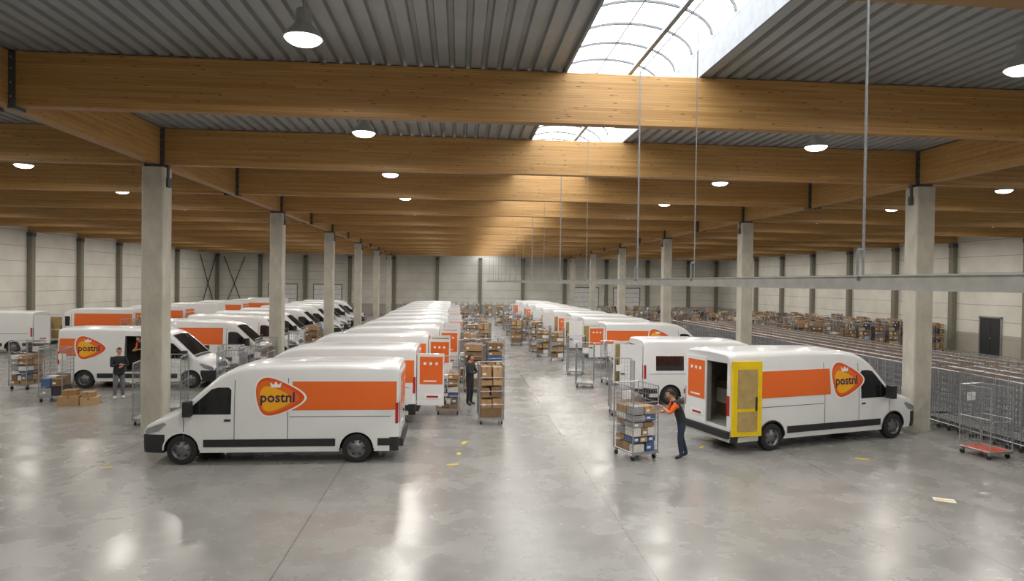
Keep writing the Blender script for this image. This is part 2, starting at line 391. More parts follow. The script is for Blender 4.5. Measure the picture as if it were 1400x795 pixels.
def build_van(name, ST, wf, wr, rear=(0, 0), livery='full', slide=False, doorcol='paint', innercol='beige', lg=None, band=None, cargo=True, sidewin=False):
    L = ST[-1][0]
    T = lambda s: li(ST, s, 1); R = lambda s: li(ST, s, 2); W = lambda s: li(ST, s, 3)
    sy = lambda s, z: W(s)*li(LEAN, z)
    X = lambda s: L/2-s
    rows = [a[0] for a in LEAN]
    secs = []
    for (s, t, r, w) in ST:
        zt = t-r; yw = w*li(LEAN, zt); half = []
        for z in rows:
            if z < zt-1e-4: half.append((w*li(LEAN, z), z))
            else: half.append((yw, zt))
        for k in range(1, 5):
            a = k*math.pi/8; half.append((yw-r+r*math.cos(a), zt+r*math.sin(a)))
        half.append(((yw-r)*.5, t+.0225))
        sec = half+[(0, t+.03)]+[(-y, z) for y, z in half[::-1]]
        secs.append([Vector((X(s), y, z)) for y, z in sec])
    bm = bmesh.new(); K = len(secs[0]); V = [[bm.verts.new(p) for p in sc] for sc in secs]
    for i in range(len(secs)-1):
        for k in range(K):
            k2 = (k+1) % K
            f = bm.faces.new((V[i][k], V[i][k2], V[i+1][k2], V[i+1][k]))
            c = f.calc_center_median(); s = L/2-c.x
            f.material_index = 1 if (c.z < .285 or (s < .45 and c.z < .73) or (s > L-.3 and c.z < .63)) else 0
    f = bm.faces.new(V[0]); f.material_index = 1
    f = bm.faces.new(V[-1][::-1]); f.material_index = 0
    bmesh.ops.remove_doubles(bm, verts=bm.verts[:], dist=.0005); bmesh.ops.recalc_face_normals(bm, faces=bm.faces[:])
    me = bpy.data.meshes.new('b'); bm.to_mesh(me); bm.free()
    for m in (M['paint'], M['black'], M['interior']): me.materials.append(m)
    bo = bpy.data.objects.new('b', me); COL.objects.link(bo)
    cut = []
    def cutter(fn, mi):
        bmc = bmesh.new(); fn(bmc)
        bmesh.ops.recalc_face_normals(bmc, faces=bmc.faces[:])
        for f in bmc.faces: f.material_index = mi
        mc = bpy.data.meshes.new('c'); bmc.to_mesh(mc); bmc.free()
        for m in (M['paint'], M['black'], M['interior']): mc.materials.append(m)
        oc = bpy.data.objects.new('c', mc); COL.objects.link(oc); cut.append(oc)
        md = bo.modifiers.new('x', 'BOOLEAN'); md.operation = 'DIFFERENCE'; md.object = oc; md.solver = 'EXACT'
    for ws in (wf, wr):
        for sd in (1, -1):
            cutter(lambda q: bmesh.ops.create_cone(q, cap_ends=True, segments=24, radius1=.42, radius2=.42, depth=.5,
                   matrix=Matrix.Translation((X(ws), sd*.95, .35)) @ Matrix.Rotation(math.pi/2, 4, 'X')), 1)
    def boxc(s0, s1, y0, y1, z0, z1):
        return lambda q: bmesh.ops.create_cube(q, size=1, matrix=Matrix.Translation(((X(s0)+X(s1))/2, (y0+y1)/2, (z0+z1)/2)) @ Matrix.Diagonal((s1-s0, y1-y0, z1-z0, 1)))
    ztop = T(L)-.2
    if rear != (0, 0) or slide:
        ya = -.80 if rear[1] else 0.0; yb = .80 if rear[0] else 0.0
        if rear == (0, 0):
            cutter(boxc(2.3, L-.3, -.82, .82, .66, ztop), 2)
        else:
            cutter(boxc(2.3, L-.15, -.80, .80, .66, ztop), 2); cutter(boxc(L-.2, L+.2, ya, yb, .655, ztop+.005), 2)
    if slide: cutter(boxc(2.22, 3.45, -1.3, -.78, .655, ztop-.02), 2)
    dgp = bpy.context.evaluated_depsgraph_get(); dgp.update()
    me2 = bpy.data.meshes.new_from_object(bo.evaluated_get(dgp))
    b = MB(); b.addmesh(me2)
    bpy.data.objects.remove(bo)
    for c in cut: bpy.data.objects.remove(c)
    # patches
    def patch(poly, sd, m, off=.006):
        q = bmesh.new(); q.faces.new([q.verts.new((s, 0, z)) for s, z in poly])
        smin = min(p[0] for p in poly); smax = max(p[0] for p in poly); zmin = min(p[1] for p in poly); zmax = max(p[1] for p in poly)
        for st in ST:
            if smin < st[0] < smax: bmesh.ops.bisect_plane(q, geom=q.verts[:]+q.edges[:]+q.faces[:], plane_co=(st[0], 0, 0), plane_no=(1, 0, 0))
        for z in rows:
            if zmin < z < zmax: bmesh.ops.bisect_plane(q, geom=q.verts[:]+q.edges[:]+q.faces[:], plane_co=(0, 0, z), plane_no=(0, 0, 1))
        q.verts.index_update()
        vs = [(X(v.co.x), sd*(sy(v.co.x, v.co.z)+off), v.co.z) for v in q.verts]
        b.add(vs, [[v.index for v in f.verts] for f in q.faces], m); q.free()
    def rect(s0, s1, z0, z1): return [(s0, z0), (s1, z0), (s1, z1), (s0, z1)]
    def tpatch(poly, m, off=.012):
        q = bmesh.new(); q.faces.new([q.verts.new((s, y, 0)) for s, y in poly])
        for st in ST: bmesh.ops.bisect_plane(q, geom=q.verts[:]+q.edges[:]+q.faces[:], plane_co=(st[0], 0, 0), plane_no=(1, 0, 0))
        for y in (-.6, -.4, -.2, 0, .2, .4, .6): bmesh.ops.bisect_plane(q, geom=q.verts[:]+q.edges[:]+q.faces[:], plane_co=(0, y, 0), plane_no=(0, 1, 0))
        q.verts.index_update(); vs = []
        for v in q.verts:
            s, y = v.co.x, v.co.y; t = T(s); r = R(s); h = W(s)*li(LEAN, t-r)-r
            u = min(1, abs(y)/h); z = t+li([(0, .03), (.5, .0225), (1, 0)], u)
            vs.append((X(s)+off*.6, y, z+off))
        b.add(vs, [[v.index for v in f.verts] for f in q.faces], m); q.free()
    s85 = ST[5][0]; s172 = ST[7][0]
    tpatch([(s85+.04, -.80), (s172+.02, -.68), (s172+.02, .68), (s85+.04, .80)], M['glass'])
    tpatch([(.015, -.5), (.11, -.52), (.11, .52), (.015, .5)], M['black'])
    tpatch([(s85-.09, -.8), (s85+.01, -.8), (s85+.01, .8), (s85-.09, .8)], M['black'])
    # roof stiffening ribs
    for yy in (-.45, -.15, .15, .45): tpatch([(2.9, yy-.02), (L-.4, yy-.02), (L-.4, yy+.02), (2.9, yy+.02)], M['paint'], .014)
    for sd in (1, -1):
        a = s85
        tp = T(a+.75)-R(a+.75)-.05
        patch([(a+.16, 1.19), (a+.2, T(a+.2)-R(a+.2)-.05), (a+.75, tp), (a+.9, tp+.04), (a+1.14, tp+.04), (a+1.2, tp-.02), (a+1.2, 1.19)], sd, M['glass'])
        patch(rect(a+.47, a+.50, 1.2, T(a+.47)-R(a+.47)-.05), sd, M['black'], .009)
        for s0 in (a+.12, a+1.27): patch(rect(s0, s0+.016, .60, 1.17 if s0 < a+.5 else ztop-.1), sd, M['gap'], .004)
        patch(rect(a+1.05, a+1.2, 1.03, 1.075), sd, M['black'], .02)
        if not (slide and sd < 0):
            patch(rect(a+2.5, a+2.516, .60, ztop-.05), sd, M['gap'], .004)
        patch(rect(a+2.55, L-.2, 1.12, 1.135), sd, M['gap'], .004) if not (slide and sd < 0) else None
        patch(rect(wf+.5, wr-.5, .42, .60), sd, M['black'], .014)
        patch(rect(wr+.5, L-.12, .42, .60), sd, M['black'], .014)
        patch([(.05, .76), (.13, .86), (.52, 1.0), (.60, .97), (.42, .80), (.12, .72)], sd, M['lamp_clear'], .008)
        patch(rect(L-.085, L-.012, .95, 1.45), sd, M['red'], .01)
        for ws in (wf, wr):   # arch lips
            pts = [(ws+.44*math.cos(t), .35+.44*math.sin(t)) for t in [math.pi*k/12 for k in range(13)]]
            pin = [(ws+.40*math.cos(t), .35+.40*math.sin(t)) for t in [math.pi*k/12 for k in range(13)]]
            for k in range(12):
                patch([pts[k], pts[k+1], pin[k+1], pin[k]], sd, M['black'] if ST is SPR_ST else M['paint'], .012)
        # mirror
        y0, y1 = sorted((sd*1.03, sd*1.25)); b.box(X(a+.34), X(a+.18), y0, y1, 1.17, 1.52, M['black'])
        b.tube((X(a+.3), sd*.98, 1.22), (X(a+.26), sd*1.1, 1.25), .03, M['black'])
        if sidewin: patch(rect(L-1.5, L-.45, 1.25, 1.78), sd, M['glass'], .007); patch(rect(a+1.55, a+2.4, 1.25, 1.78), sd, M['glass'], .007)
        # livery
        if livery in ('full', 'band'):
            s0, s1, z0, z1 = band if band else (3.45, L-.06, 1.28, 1.96)
            if slide and sd < 0: s0 = 5.2
            patch(rect(s0, s1, z0, z1), sd, M['orange'], .006)
        if livery in ('full', 'logo'):
            cs, cz, w, h = lg if lg else (3.15, 1.60, 1.06, .92)
            if slide and sd < 0: cs = 4.75
            sg = sd
            P = lambda k, ox=0, oy=0: [(cs+sg*(u+ox)*w*k, cz+(v+oy)*h*k) for u, v in BLOB]
            patch(P(1.08), sd, M['whitefilm'], .009); patch(P(.99), sd, M['orange2'], .012)
            patch(P(.86, -.045, -.01), sd, M['orange'], .015); patch(P(.66, -.12, -.08), sd, M['yellowlogo'], .018)
            k = w*.31
            vs = [(X(cs+sg*(v.co.x*k-.03)), sd*(sy(cs+sg*v.co.x*k, cz+v.co.y*k-.02)+.024), cz-.02+v.co.y*k) for v in TXT.vertices]
            b.add(vs, [list(p.vertices) for p in TXT.polygons], M['logotext'])
            cr = [(-.1, 0), (.1, 0), (.13, .12), (.05, .06), (0, .14), (-.05, .06), (-.13, .12)]
            patch([(cs+sg*(u*w*1.0-.08), cz+h*.24+v*w) for u, v in cr], sd, M['whitefilm'], .022)
        # wheels
        for ws in (wf, wr):
            Tm = Matrix.Translation((X(ws), sd*.80, .35)) @ Matrix.Rotation(-sd*math.pi/2, 4, 'X')
            b.lathe([(.2, -.02), (.30, -.03), (.34, 0), (.35, .04), (.35, .14), (.34, .185), (.30, .2), (.225, .195)], M['rubber'], Tm, 24)
            b.lathe([(.225, .195), (.215, .17), (.19, .15), (.13, .165), (.10, .19), (.05, .20), (0, .2)], M['rim'], Tm, 24)
            for k in range(6):
                an = k*math.pi/3; c = Tm @ Vector((.16*math.cos(an), .16*math.sin(an), .163)); d = Tm @ Vector((.16*math.cos(an), .16*math.sin(an), .170))
                b.tube(c, d, .028, M['black'], 6)
    # plate front
    b.box(L/2, L/2+.012, -.26, .26, .42, .53, M['whitefilm'])
    # rear
    def lamp(sd):
        y0, y1 = sorted((sd*.80, sd*.90)); b.box(X(L+.012), X(L-.02), y0, y1, .95, 1.45, M['red'])
    lamp(1); lamp(-1)
    b.box(X(L+.1), X(L-.1), -.93, .93, .38, .56, M['black'])
    wd = .84
    zt0, zt1 = .57, ztop+.08
    for i, sd in enumerate((1, -1)):
        ang = math.radians(rear[i]); hy = .84 if rear[i] == 0 else .90
        if rear[i] > 200: hy = 1.0; zt0 = .46
        dv = Vector((math.sin(ang), -math.cos(ang))); nv = Vector((math.cos(ang), math.sin(ang)))
        def dbox(u0, u1, v0, v1, z0, z1, m):
            vs = []
            for z in (z0, z1):
                for u, v in ((u0, v0), (u1, v0), (u1, v1), (u0, v1)):
                    s = L+.03+dv.x*u+nv.x*v; y = hy+dv.y*u+nv.y*v
                    vs.append((X(s), sd*y, z))
            b.add(vs, [(3, 2, 1, 0), (4, 5, 6, 7), (0, 1, 5, 4), (1, 2, 6, 5), (2, 3, 7, 6), (3, 0, 4, 7)], m)
        dc = 'yellow' if rear[i] > 200 else doorcol
        dbox(.0, wd-.01, -.05, 0, zt0, zt1, M[dc])
        if livery != 'none' and rear[i] < 200:
            dbox(.08, wd-.05, 0, .006, 1.22, zt1-.1, M['orange'])
            for k in range(3): dbox(.2+.18*k, .28+.18*k, .006, .01, zt1-.35, zt1-.27, M['whitefilm'])
            dbox(.2, .6, .006, .01, 1.3, 1.34, M['whitefilm'])
        dbox(.08, wd-.08, -.058, -.05, zt0+.08, zt1-.1, M[innercol])
        dbox(.14, wd-.14, -.066, -.058, zt0+.12, zt0+.62, M['beige']); dbox(.14, wd-.14, -.066, -.058, zt0+.70, zt1-.2, M['beige'])
        dbox(wd-.2, wd-.16, -.09, -.05, 1.1, 1.45, M['black'])
        if i == 0: dbox(.22, .74, 0, .014, .78, .90, M['whitefilm']); dbox(.3, .66, .014, .016, .81, .87, M['red'])
        else: dbox(wd-.2, wd-.05, 0, .03, 1.05, 1.1, M['black'])
    if cargo and (rear != (0, 0)):
        random.seed(len(name))
        for r_ in range(3):
            z = .66
            while z < 1.6:
                h = random.uniform(.2, .4); d = random.uniform(.5, .9)
                b.box(X(L-.9), X(L-.9-d), -.74+r_*.5, -.74+r_*.5+.47, z, z+h-.005, random.choice(PARC)); z += h
    return b.mesh(name, 32)
VA = build_van('van_closed', BOX_ST, .93, 4.97)
VO = build_van('van_open', BOX_ST, .93, 4.97, rear=(92, 92))
VN = build_van('van_neardoor', BOX_ST, .93, 4.97, rear=(95, 0))
VW = build_van('van_plain_open', BOX_ST, .93, 4.97, rear=(92, 92), livery='none', innercol='whitefilm')
VWc = build_van('van_plain', BOX_ST, .93, 4.97, livery='none')
VB = build_van('van_band', BOX_ST, .93, 4.97, livery='band', band=(2.3, 5.9, 1.2, 2.0))
VBo = build_van('van_band_open', BOX_ST, .93, 4.97, rear=(100, 92), livery='band', band=(2.3, 5.9, 1.2, 2.0))
VS = build_van('van_slide', BOX_ST, .93, 4.97, slide=True)
VP = build_van('van_long', SPR_ST, 1.02, 5.34, rear=(0, 262), innercol='yellow', lg=(2.75, 1.72, 1.05, .95), band=(3.35, 6.4, 1.36, 2.04))
VX = build_van('van_crew', BOX_ST, .93, 4.97, rear=(60, 60), livery='none', sidewin=True)
def van(me, xc, yc, rz=0.0, sc=.965):
    o = obj('delivery_van', me, (xc, yc, 0), rz)
    o.scale = (sc, sc, sc); return o
PI = math.pi
van(VA, -4.25, 16.42, PI+.015)
van(VN, -4.1, 20.6, PI-.01)
rowA = [(VBo, -4.0, 25.4), (VO, -3.7, 29.6), (VW, -3.6, 33.6), (VO, -3.5, 37.6), (VW, -3.5, 42), (VO, -3.6, 46.3), (VO, -3.6, 50.6), (VW, -3.6, 55), (VO, -3.6, 60), (VWc, -3.6, 65)]
for m, x, y in rowA: van(m, x, y, PI+random.uniform(-.03, .03))
# right foreground van
th = math.atan2(1.25, 4.2)
rw = Vector((8.05, 16.3)); d = Vector((math.cos(th), math.sin(th))); nrm = Vector((-d.y, d.x))
c = rw+d*(5.34-6.62/2)+nrm*.95
van(VP, c.x, c.y, th, 1.0)
rowB = [(VX, 9.35, 23.6), (VO, 10.2, 33.2), (VW, 10.0, 38), (VO, 10.0, 42.3), (VW, 9.6, 46.6), (VW, 9.4, 51), (VO, 9.3, 55.5), (VW, 9.2, 60), (VO, 9.1, 65), (VWc, 9.0, 70)]
for m, x, y in rowB: van(m, x, y, random.uniform(-.03, .03))
rowC = [(VS, -12.2, 27.1), (VB, -11.6, 32.6), (VWc, -11.5, 37.2), (VA, -11.6, 41.5), (VWc, -11.6, 46), (VWc, -11.6, 50.5), (VB, -11.8, 55), (VWc, -11.8, 60), (VA, -12, 65.5)]
for i, (m, x, y) in enumerate(rowC): van(m, x, y, random.uniform(-.03, .03) if i else 0)
van(VW, -26.2, 38.6, PI+.12)
rowD = [(VBo, -23.3, 44.2), (VB, -22.3, 49.5), (VWc, -22, 55), (VB, -22, 61), (VB, -21, 66), (VWc, -21, 71)]
for m, x, y in rowD: van(m, x, y, PI+random.uniform(-.03, .03))

# ---------------------------------------------------------------- roll cages
def cage_mesh(name, load=0.0, base='galv', seed=1, small=False, only=None):
    rnd = random.Random(seed); b = MB(); w, d, h = .36, .41, 1.78
    W_ = M['wire']; z0 = .2
    for x in (-w, w):
        for y in (-d, d): b.tube((x, y, z0-.02), (x, y, h), .017, M['galv'], 6)
        b.tube((x, -d, h), (x, d, h), .017, M['galv'], 6); b.tube((x, -d, z0), (x, d, z0), .017, M['galv'], 6)
        b.tube((x, -d, 1.0), (x, d, 1.0), .012, M['galv'], 5)
        for k in range(1, 8): yy = -d+2*d*k/8; b.tube((x, yy, z0), (x, yy, h), .005, W_, 3)
        for k in range(1, 12): zz = z0+(h-z0)*k/12; b.tube((x, -d, zz), (x, d, zz), .005, W_, 3)
    b.tube((-w, d, h), (w, d, h), .017, M['galv'], 6)
    for k in range(1, 7): xx = -w+2*w*k/7; b.tube((xx, d, z0), (xx, d, h), .005, W_, 3)
    for k in range(1, 12): zz = z0+(h-z0)*k/12; b.tube((-w, d, zz), (w, d, zz), .005, W_, 3)
    for zz in (.6, 1.0, 1.4) if load > .4 else (.95,): b.tube((-w, -d, zz), (w, -d, zz), .010, M['galv'], 5)
    b.box(-w, w, -d, d, z0-.03, z0, M[base]); b.box(-w-.02, w+.02, -d-.02, -d+.02, z0-.05, z0+.01, M['galv'])
    b.box(-.12, .12, d-.03, d+.012, 1.35, 1.55, M['whitemark'])
    for x in (-w+.05, w-.05):
        for y in (-d+.06, d-.06):
            b.box(x-.03, x+.03, y-.025, y+.025, .1, z0-.03, M['galv'])
            b.tube((x-.018, y+.02, .062), (x+.018, y+.02, .062), .062, M['rubber'], 12)
    if load > 0:
        z = z0; pal = only or PARC
        ww, dd = w-.03, d-.03
        while z < z0+(h-z0)*load:
            lh = rnd.uniform(.12, .24) if small else rnd.uniform(.2, .42)
            if z+lh > h+.22: break
            nx = rnd.choice((2, 3) if small else (1, 2, 2)); ny = rnd.choice((2, 3) if small else (1, 2, 2))
            cxs = [-ww]+sorted(-ww+2*ww*(k/nx)+rnd.uniform(-.05, .05) for k in range(1, nx))+[ww]
            cys = [-dd]+sorted(-dd+2*dd*(k/ny)+rnd.uniform(-.06, .06) for k in range(1, ny))+[dd]
            for i in range(nx):
                for j in range(ny):
                    x0, x1, y0, y1 = cxs[i]+.004, cxs[i+1]-.004, cys[j]+.004, cys[j+1]-.004
                    hh = lh*rnd.uniform(.72, .99); m = rnd.choice(pal); q = rnd.uniform(0, .03)
                    b.box(x0+q, x1-q, y0+q, y1-q, z, z+hh, m)
                    if m in CARD:
                        cx = (x0+x1)/2; b.box(cx-.02, cx+.02, y0+q-.002, y1-q+.002, z+hh*.75, z+hh+.002, M['tape'])
                    if rnd.random() < .6: b.box(x0+q+.03, x0+q+.13, y0+q-.003, y0+q, z+hh*.3, z+hh*.3+.06, M['whitemark'])
            z += lh
    return b.mesh(name, 40)
CE = cage_mesh('cage_empty'); CR = cage_mesh('cage_empty_red', 0, 'redbase')
CF = [cage_mesh('cage_load%d' % i, l, 'galv', 10+i, i % 2 == 1) for i, l in enumerate((.97, .85, .92, .6, .75, 1.0, .8, .45))]
CC = cage_mesh('cage_cardboard', 1.02, 'galv', 41, False, CARD)
CT = [cage_mesh('cage_tall%d' % i, 1.05, 'galv', 70+i, i == 1, CARD*3+PARC[-3:]) for i in range(3)]
CM = cage_mesh('cage_mixed', .66, 'galv', 52, True, CARD+PARC[12:15]+[PARC[15]]*3+[PARC[17]]*2)
CL = cage_mesh('cage_low', .25, 'galv', 33)
POOL = CF+[CE, CC]
def cage(me, x, y, rz=0.0): return obj('roll_cage', me, (x, y, 0), rz)
cage(CM, 4.38, 15.85, .35)
cage(CR, 13.35, 15.6, .2)
cage(CC, 1.0, 19.9, .05)
cage(CF[3], -.3, 21.35, 0)
for i, (x, y) in enumerate(((.65, 25.6), (.5, 27.8), (.9, 30.0), (.6, 32.4), (.5, 35.2), (.8, 37.2), (.6, 40.5), (.9, 44), (.6, 48), (.9, 52), (.5, 56), (.8, 60), (1.5, 28.2), (1.6, 40.2), (1.6, 48.3))):
    cage(POOL[(i*3) % 10], x, y, random.uniform(-.3, .3))
for i, (x, y) in enumerate(((5.3, 21.0), (5.45, 30.2), (4.75, 40.1), (5.4, 35.6), (3.95, 44.2), (5.2, 44.4), (4.6, 48), (5.2, 49.2), (4.2, 52.5), (5.0, 56), (4.4, 59), (5.0, 62), (4.0, 64), (4.9, 37.5), (5.2, 26.6))):
    cage(CE if i in (0, 14) else POOL[(i*7+1) % 10], x, y, random.uniform(-.3, .3))
cage(CE, 6.5, 27.4, .1)
# left side
cage(CL, -13.7, 23.7, .1); cage(CE, -8.95, 20.0, 0.2); cage(CE, -9.0, 21.6, .1)
for i, (x, y) in enumerate(((-7.6, 22.9), (-6.7, 23.0), (-8.3, 24.9), (-7.3, 24.3), (-7.9, 28), (-7.6, 31.8), (-7.6, 35.5), (-16.2, 26.2), (-16.4, 30), (-16.2, 33.5), (-19.2, 40.3), (-19.1, 42.0), (-18.6, 47.4))):
    cage(CE if i < 4 else POOL[(i*3+2) % 10], x, y, random.uniform(-.2, .2))
# mass of loaded cages, right bay
for r_, y in enumerate((41.5, 43.0, 45.0, 47.0, 49.5, 53, 57)):
    x = 20.2+r_*.2
    while x < 32.6:
        if random.random() < .94: cage(random.choice(CF+[CC]+CT*4), x, y+random.uniform(-.3, .3), random.uniform(-.3, .3))
        x += random.uniform(.98, 1.18)
for i in range(26):
    cage(random.choice(CF+CT), 15.0+(i % 9)*1.3, 62+(i//9)*3.2+random.uniform(-.4, .4), random.uniform(-.2, .2))
for i in range(12): cage(random.choice(CF), -6.2+i*1.4 , 79.3+random.uniform(-.4, .4), random.uniform(-.2, .2))
# nested empty cages along the column line
b = MB(); NX = [14.45, 15.2, 15.28, 16.03, 16.11, 16.86, 16.94, 17.69, 17.77, 18.5]; ya, yb = 19.9, 43.5
def nested(b, xs, ya, yb):
    for xi, x in enumerate(xs):
        for k in range(9): b.box(x-.004, x+.004, ya, yb, .25+k*.19, .262+k*.19, M['wire'])
        b.tube((x, ya, 1.8), (x, yb, 1.8), .02, M['galv'], 5); b.tube((x, ya, .2), (x, yb, .2), .02, M['galv'], 5)
        y = ya; step = .105 if xi == 0 else .21
        while y <= yb: b.box(x-.005, x+.005, y, y+.010, .2, 1.8, M['wire']); y += step
        y = ya
        while y <= yb: b.tube((x, y, .1), (x, y, 1.86), .017, M['galv'], 4); b.tube((x-.02, y, .062), (x+.02, y, .062), .06, M['rubber'], 8); y += .42
    for x0, x1 in zip(xs[::2], xs[1::2]):
        y = ya
        while y <= yb:
            b.box(x0, x1, y-.012, y+.012, 1.775, 1.8, M['brownrail']); b.box(x0, x1, y-.01, y+.01, 1.0, 1.02, M['wire']); b.box(x0, x1, y-.2, y+.2, .30, .315, M['galv'])
            y += .21*2
nested(b, NX, ya, yb)
obj('nested_roll_cages', b.mesh('nested'))
b = MB(); nested(b, [14.55, 15.3], 12.5, 19.4); nested(b, [15.4, 16.15, 16.23, 16.98, 17.06, 17.8], 13.0, 19.4); obj('nested_roll_cages', b.mesh('nested3'))
# loose parcels on the floor at left
b = MB()
for (x0, x1, y0, y1, z0, z1, m) in ((-.5, .1, -.3, .3, 0, .32, 0), (.12, .62, -.25, .25, 0, .25, 2), (-.4, .0, -.2, .2, .32, .5, 1), (.15, .5, -.2, .2, .25, .42, 0)):
    b.box(x0, x1, y0, y1, z0, z1, CARD[m]); b.box((x0+x1)/2-.03, (x0+x1)/2+.03, y0-.002, y1+.002, z1-.08, z1+.002, M['tape'])
obj('parcel_pile', b.mesh('parcels'), (-12.55, 22.9, 0), .2)

# floor marks
def mark(x, y, w, d, rz, m='yellowmark'):
    b = MB(); b.box(-w/2, w/2, -d/2, d/2, 0, .003, M[m])
    if m == 'whitemark': b.box(-w/2+.03, w/2-.03, -d/2+.05, d/2-.1, .003, .004, M['yellowmark'])
    obj('floor_marking', b.mesh('mark'), (x, y, .001), rz)
def unproj(px, py, H=4.25):
    th = math.atan(73/900); u = (px-700)/900; hz = 385.5+(px-627)*.0131; z = H*900/(py-hz)
    X = u*z*math.cos(th)+z*math.sin(th); Y = -u*z*math.sin(th)+z*math.cos(th); return X, Y
for px, py, w, d, r in ((622, 637, .28, .08, .3), (637, 607, .3, .1, 1.2), (630, 622, .1, .2, 0), (975, 604, .35, .09, 0), (963, 613, .3, .08, .9), (1183, 629, .3, .1, -.4), (146, 641, .25, .08, .2), (785, 505, .3, .1, 0), (800, 515, .1, .3, 0)):
    x, y = unproj(px, py); mark(x, y, w, d, r)
x, y = unproj(1297, 686); mark(x, y, .38, .24, -.5, 'whitemark')

# ---------------------------------------------------------------- people (face +X locally)
def person(loc, rz, J, top, sleeve, legs, shoe, hscale=1.0, hair=True, long_hair=False):
    root = bpy.data.objects.new('worker', None); COL.objects.link(root); root.location = loc; root.rotation_euler[2] = rz; root.scale = (hscale,)*3
    rad = {'pelvis': (.155, .125), 'spine': (.145, .12), 'chest': (.17, .13), 'neckb': (.08, .075), 'neck': (.055, .055), 'head': (.05, .05),
           'shL': .075, 'shR': .075, 'elL': .05, 'elR': .05, 'wrL': .032, 'wrR': .032, 'hiL': .108, 'hiR': .108, 'knL': .074, 'knR': .074,
           'anL': .056, 'anR': .056, 'toL': .036, 'toR': .036}
    E = [('pelvis', 'spine'), ('spine', 'chest'), ('chest', 'neckb'), ('neckb', 'neck'), ('neck', 'head'), ('chest', 'shL'), ('chest', 'shR'), ('shL', 'elL'), ('shR', 'elR'), ('elL', 'wrL'), ('elR', 'wrR'),
         ('pelvis', 'hiL'), ('pelvis', 'hiR'), ('hiL', 'knL'), ('hiR', 'knR'), ('knL', 'anL'), ('knR', 'anR'), ('anL', 'toL'), ('anR', 'toR')]
    names = [n for n in J if n in {a for e in E for a in e}]; idx = {n: i for i, n in enumerate(names)}
    me = bpy.data.meshes.new('sk'); me.from_pydata([J[n] for n in names], [(idx[a], idx[c]) for a, c in E], [])
    o = bpy.data.objects.new('sk', me); COL.objects.link(o)
    o.modifiers.new('s', 'SKIN'); sv = me.skin_vertices[0].data
    for n in names:
        r = rad[n]; sv[idx[n]].radius = r if isinstance(r, tuple) else (r, r); sv[idx[n]].use_root = (n == 'pelvis')
    sub = o.modifiers.new('u', 'SUBSURF'); sub.levels = 2
    dgp = bpy.context.evaluated_depsgraph_get(); dgp.update(); bm_ = bpy.data.meshes.new_from_object(o.evaluated_get(dgp)); bpy.data.objects.remove(o)
    mats = [top, sleeve, legs, shoe, M['skin']]
    bm_.materials.clear()
    for m in mats: bm_.materials.append(m)
    sm = {('pelvis', 'spine'): 0, ('spine', 'chest'): 0, ('chest', 'neckb'): 0, ('neckb', 'neck'): 4, ('neck', 'head'): 4, ('chest', 'shL'): 0, ('chest', 'shR'): 0, ('shL', 'elL'): 1, ('shR', 'elR'): 1}
    for p in bm_.polygons:
        best = None
        for a, c in E:
            A = Vector(J[a]); C = Vector(J[c]); d = C-A; t = max(0, min(1, (p.center-A).dot(d)/d.length_squared)); q = (p.center-(A+d*t)).length
            q -= (.10 if a in ('pelvis', 'spine', 'chest') and c in ('spine', 'chest') else 0)
            if best is None or q < best[0]: best = (q, a, c, t)
        _, a, c, t = best
        if (a, c) in sm: k = sm[(a, c)]
        elif a in ('elL', 'elR'): k = 1 if (top is sleeve) else 4
        elif a in ('anL', 'anR'): k = 3
        else: k = 2
        p.material_index = k; p.use_smooth = True
    obj('body', bm_, parent=root)
    # head
    H = Vector(J['head'])+Vector(J.get('headoff', (.02, 0, .07))); yaw = J.get('yaw', 0); pit = J.get('pitch', 0)
    TM = Matrix.Translation(H) @ Matrix.Rotation(yaw, 4, 'Z') @ Matrix.Rotation(pit, 4, 'Y')
    bm = bmesh.new(); bmesh.ops.create_uvsphere(bm, u_segments=24, v_segments=18, radius=1)
    for v in bm.verts:
        x, y, z = v.co; w = 1-.22*max(0, -z)**1.5
        nx = .098*x; nyy = .076*y*w; nz = .118*z
        if x > .5:
            if abs(y) < .22 and -.35 < z < .12: nx += .022*(1-abs(y)/.22)*(1-abs(z+.2)/.32 if abs(z+.2) < .32 else 0)
            if .02 < z < .25 and .2 < abs(y) < .6: nx -= .008
            if z < -.65: nx += .010
        v.co = (nx, nyy, nz)
    me = bpy.data.meshes.new('head'); bm.to_mesh(me); bm.free(); me.materials.append(M['skin'])
    h = MB(); h.addmesh(me, TM)
    def ball(c, r, m, sc=(1, 1, 1)):
        q = bmesh.new(); bmesh.ops.create_uvsphere(q, u_segments=10, v_segments=8, radius=r); mm = bpy.data.meshes.new('q'); q.to_mesh(mm); q.free(); mm.materials.append(m)
        h.addmesh(mm, TM @ Matrix.Translation(c) @ Matrix.Diagonal((*sc, 1)))
    for sy_ in (-1, 1):
        ball((.079, sy_*.031, .012), .012, M['eyew'], (.8, 1.2, .8)); ball((.087, sy_*.031, .012), .006, M['eye'])
        ball((.084, sy_*.031, .032), .012, M['hair'], (.5, 1.5, .3)); ball((-.002, sy_*.077, -.005), .026, M['skin'], (.6, .35, 1.1))
    ball((.088, 0, -.060), .012, M['lip'], (.5, 2.0, .5))
    obj('head', h.mesh('head', 60), parent=root)
    h2 = MB(); q = bmesh.new(); bmesh.ops.create_uvsphere(q, u_segments=24, v_segments=16, radius=1)
    for v in q.verts:
        x, y, z = v.co; v.co = (.106*x-.008, .084*y, .126*z+.006)
    kill = [v for v in q.verts if (v.co.x > .02 and v.co.z < .055) or (v.co.z < (-.02 if not long_hair else -.2)) and v.co.x > -.04 or v.co.z < -.075]
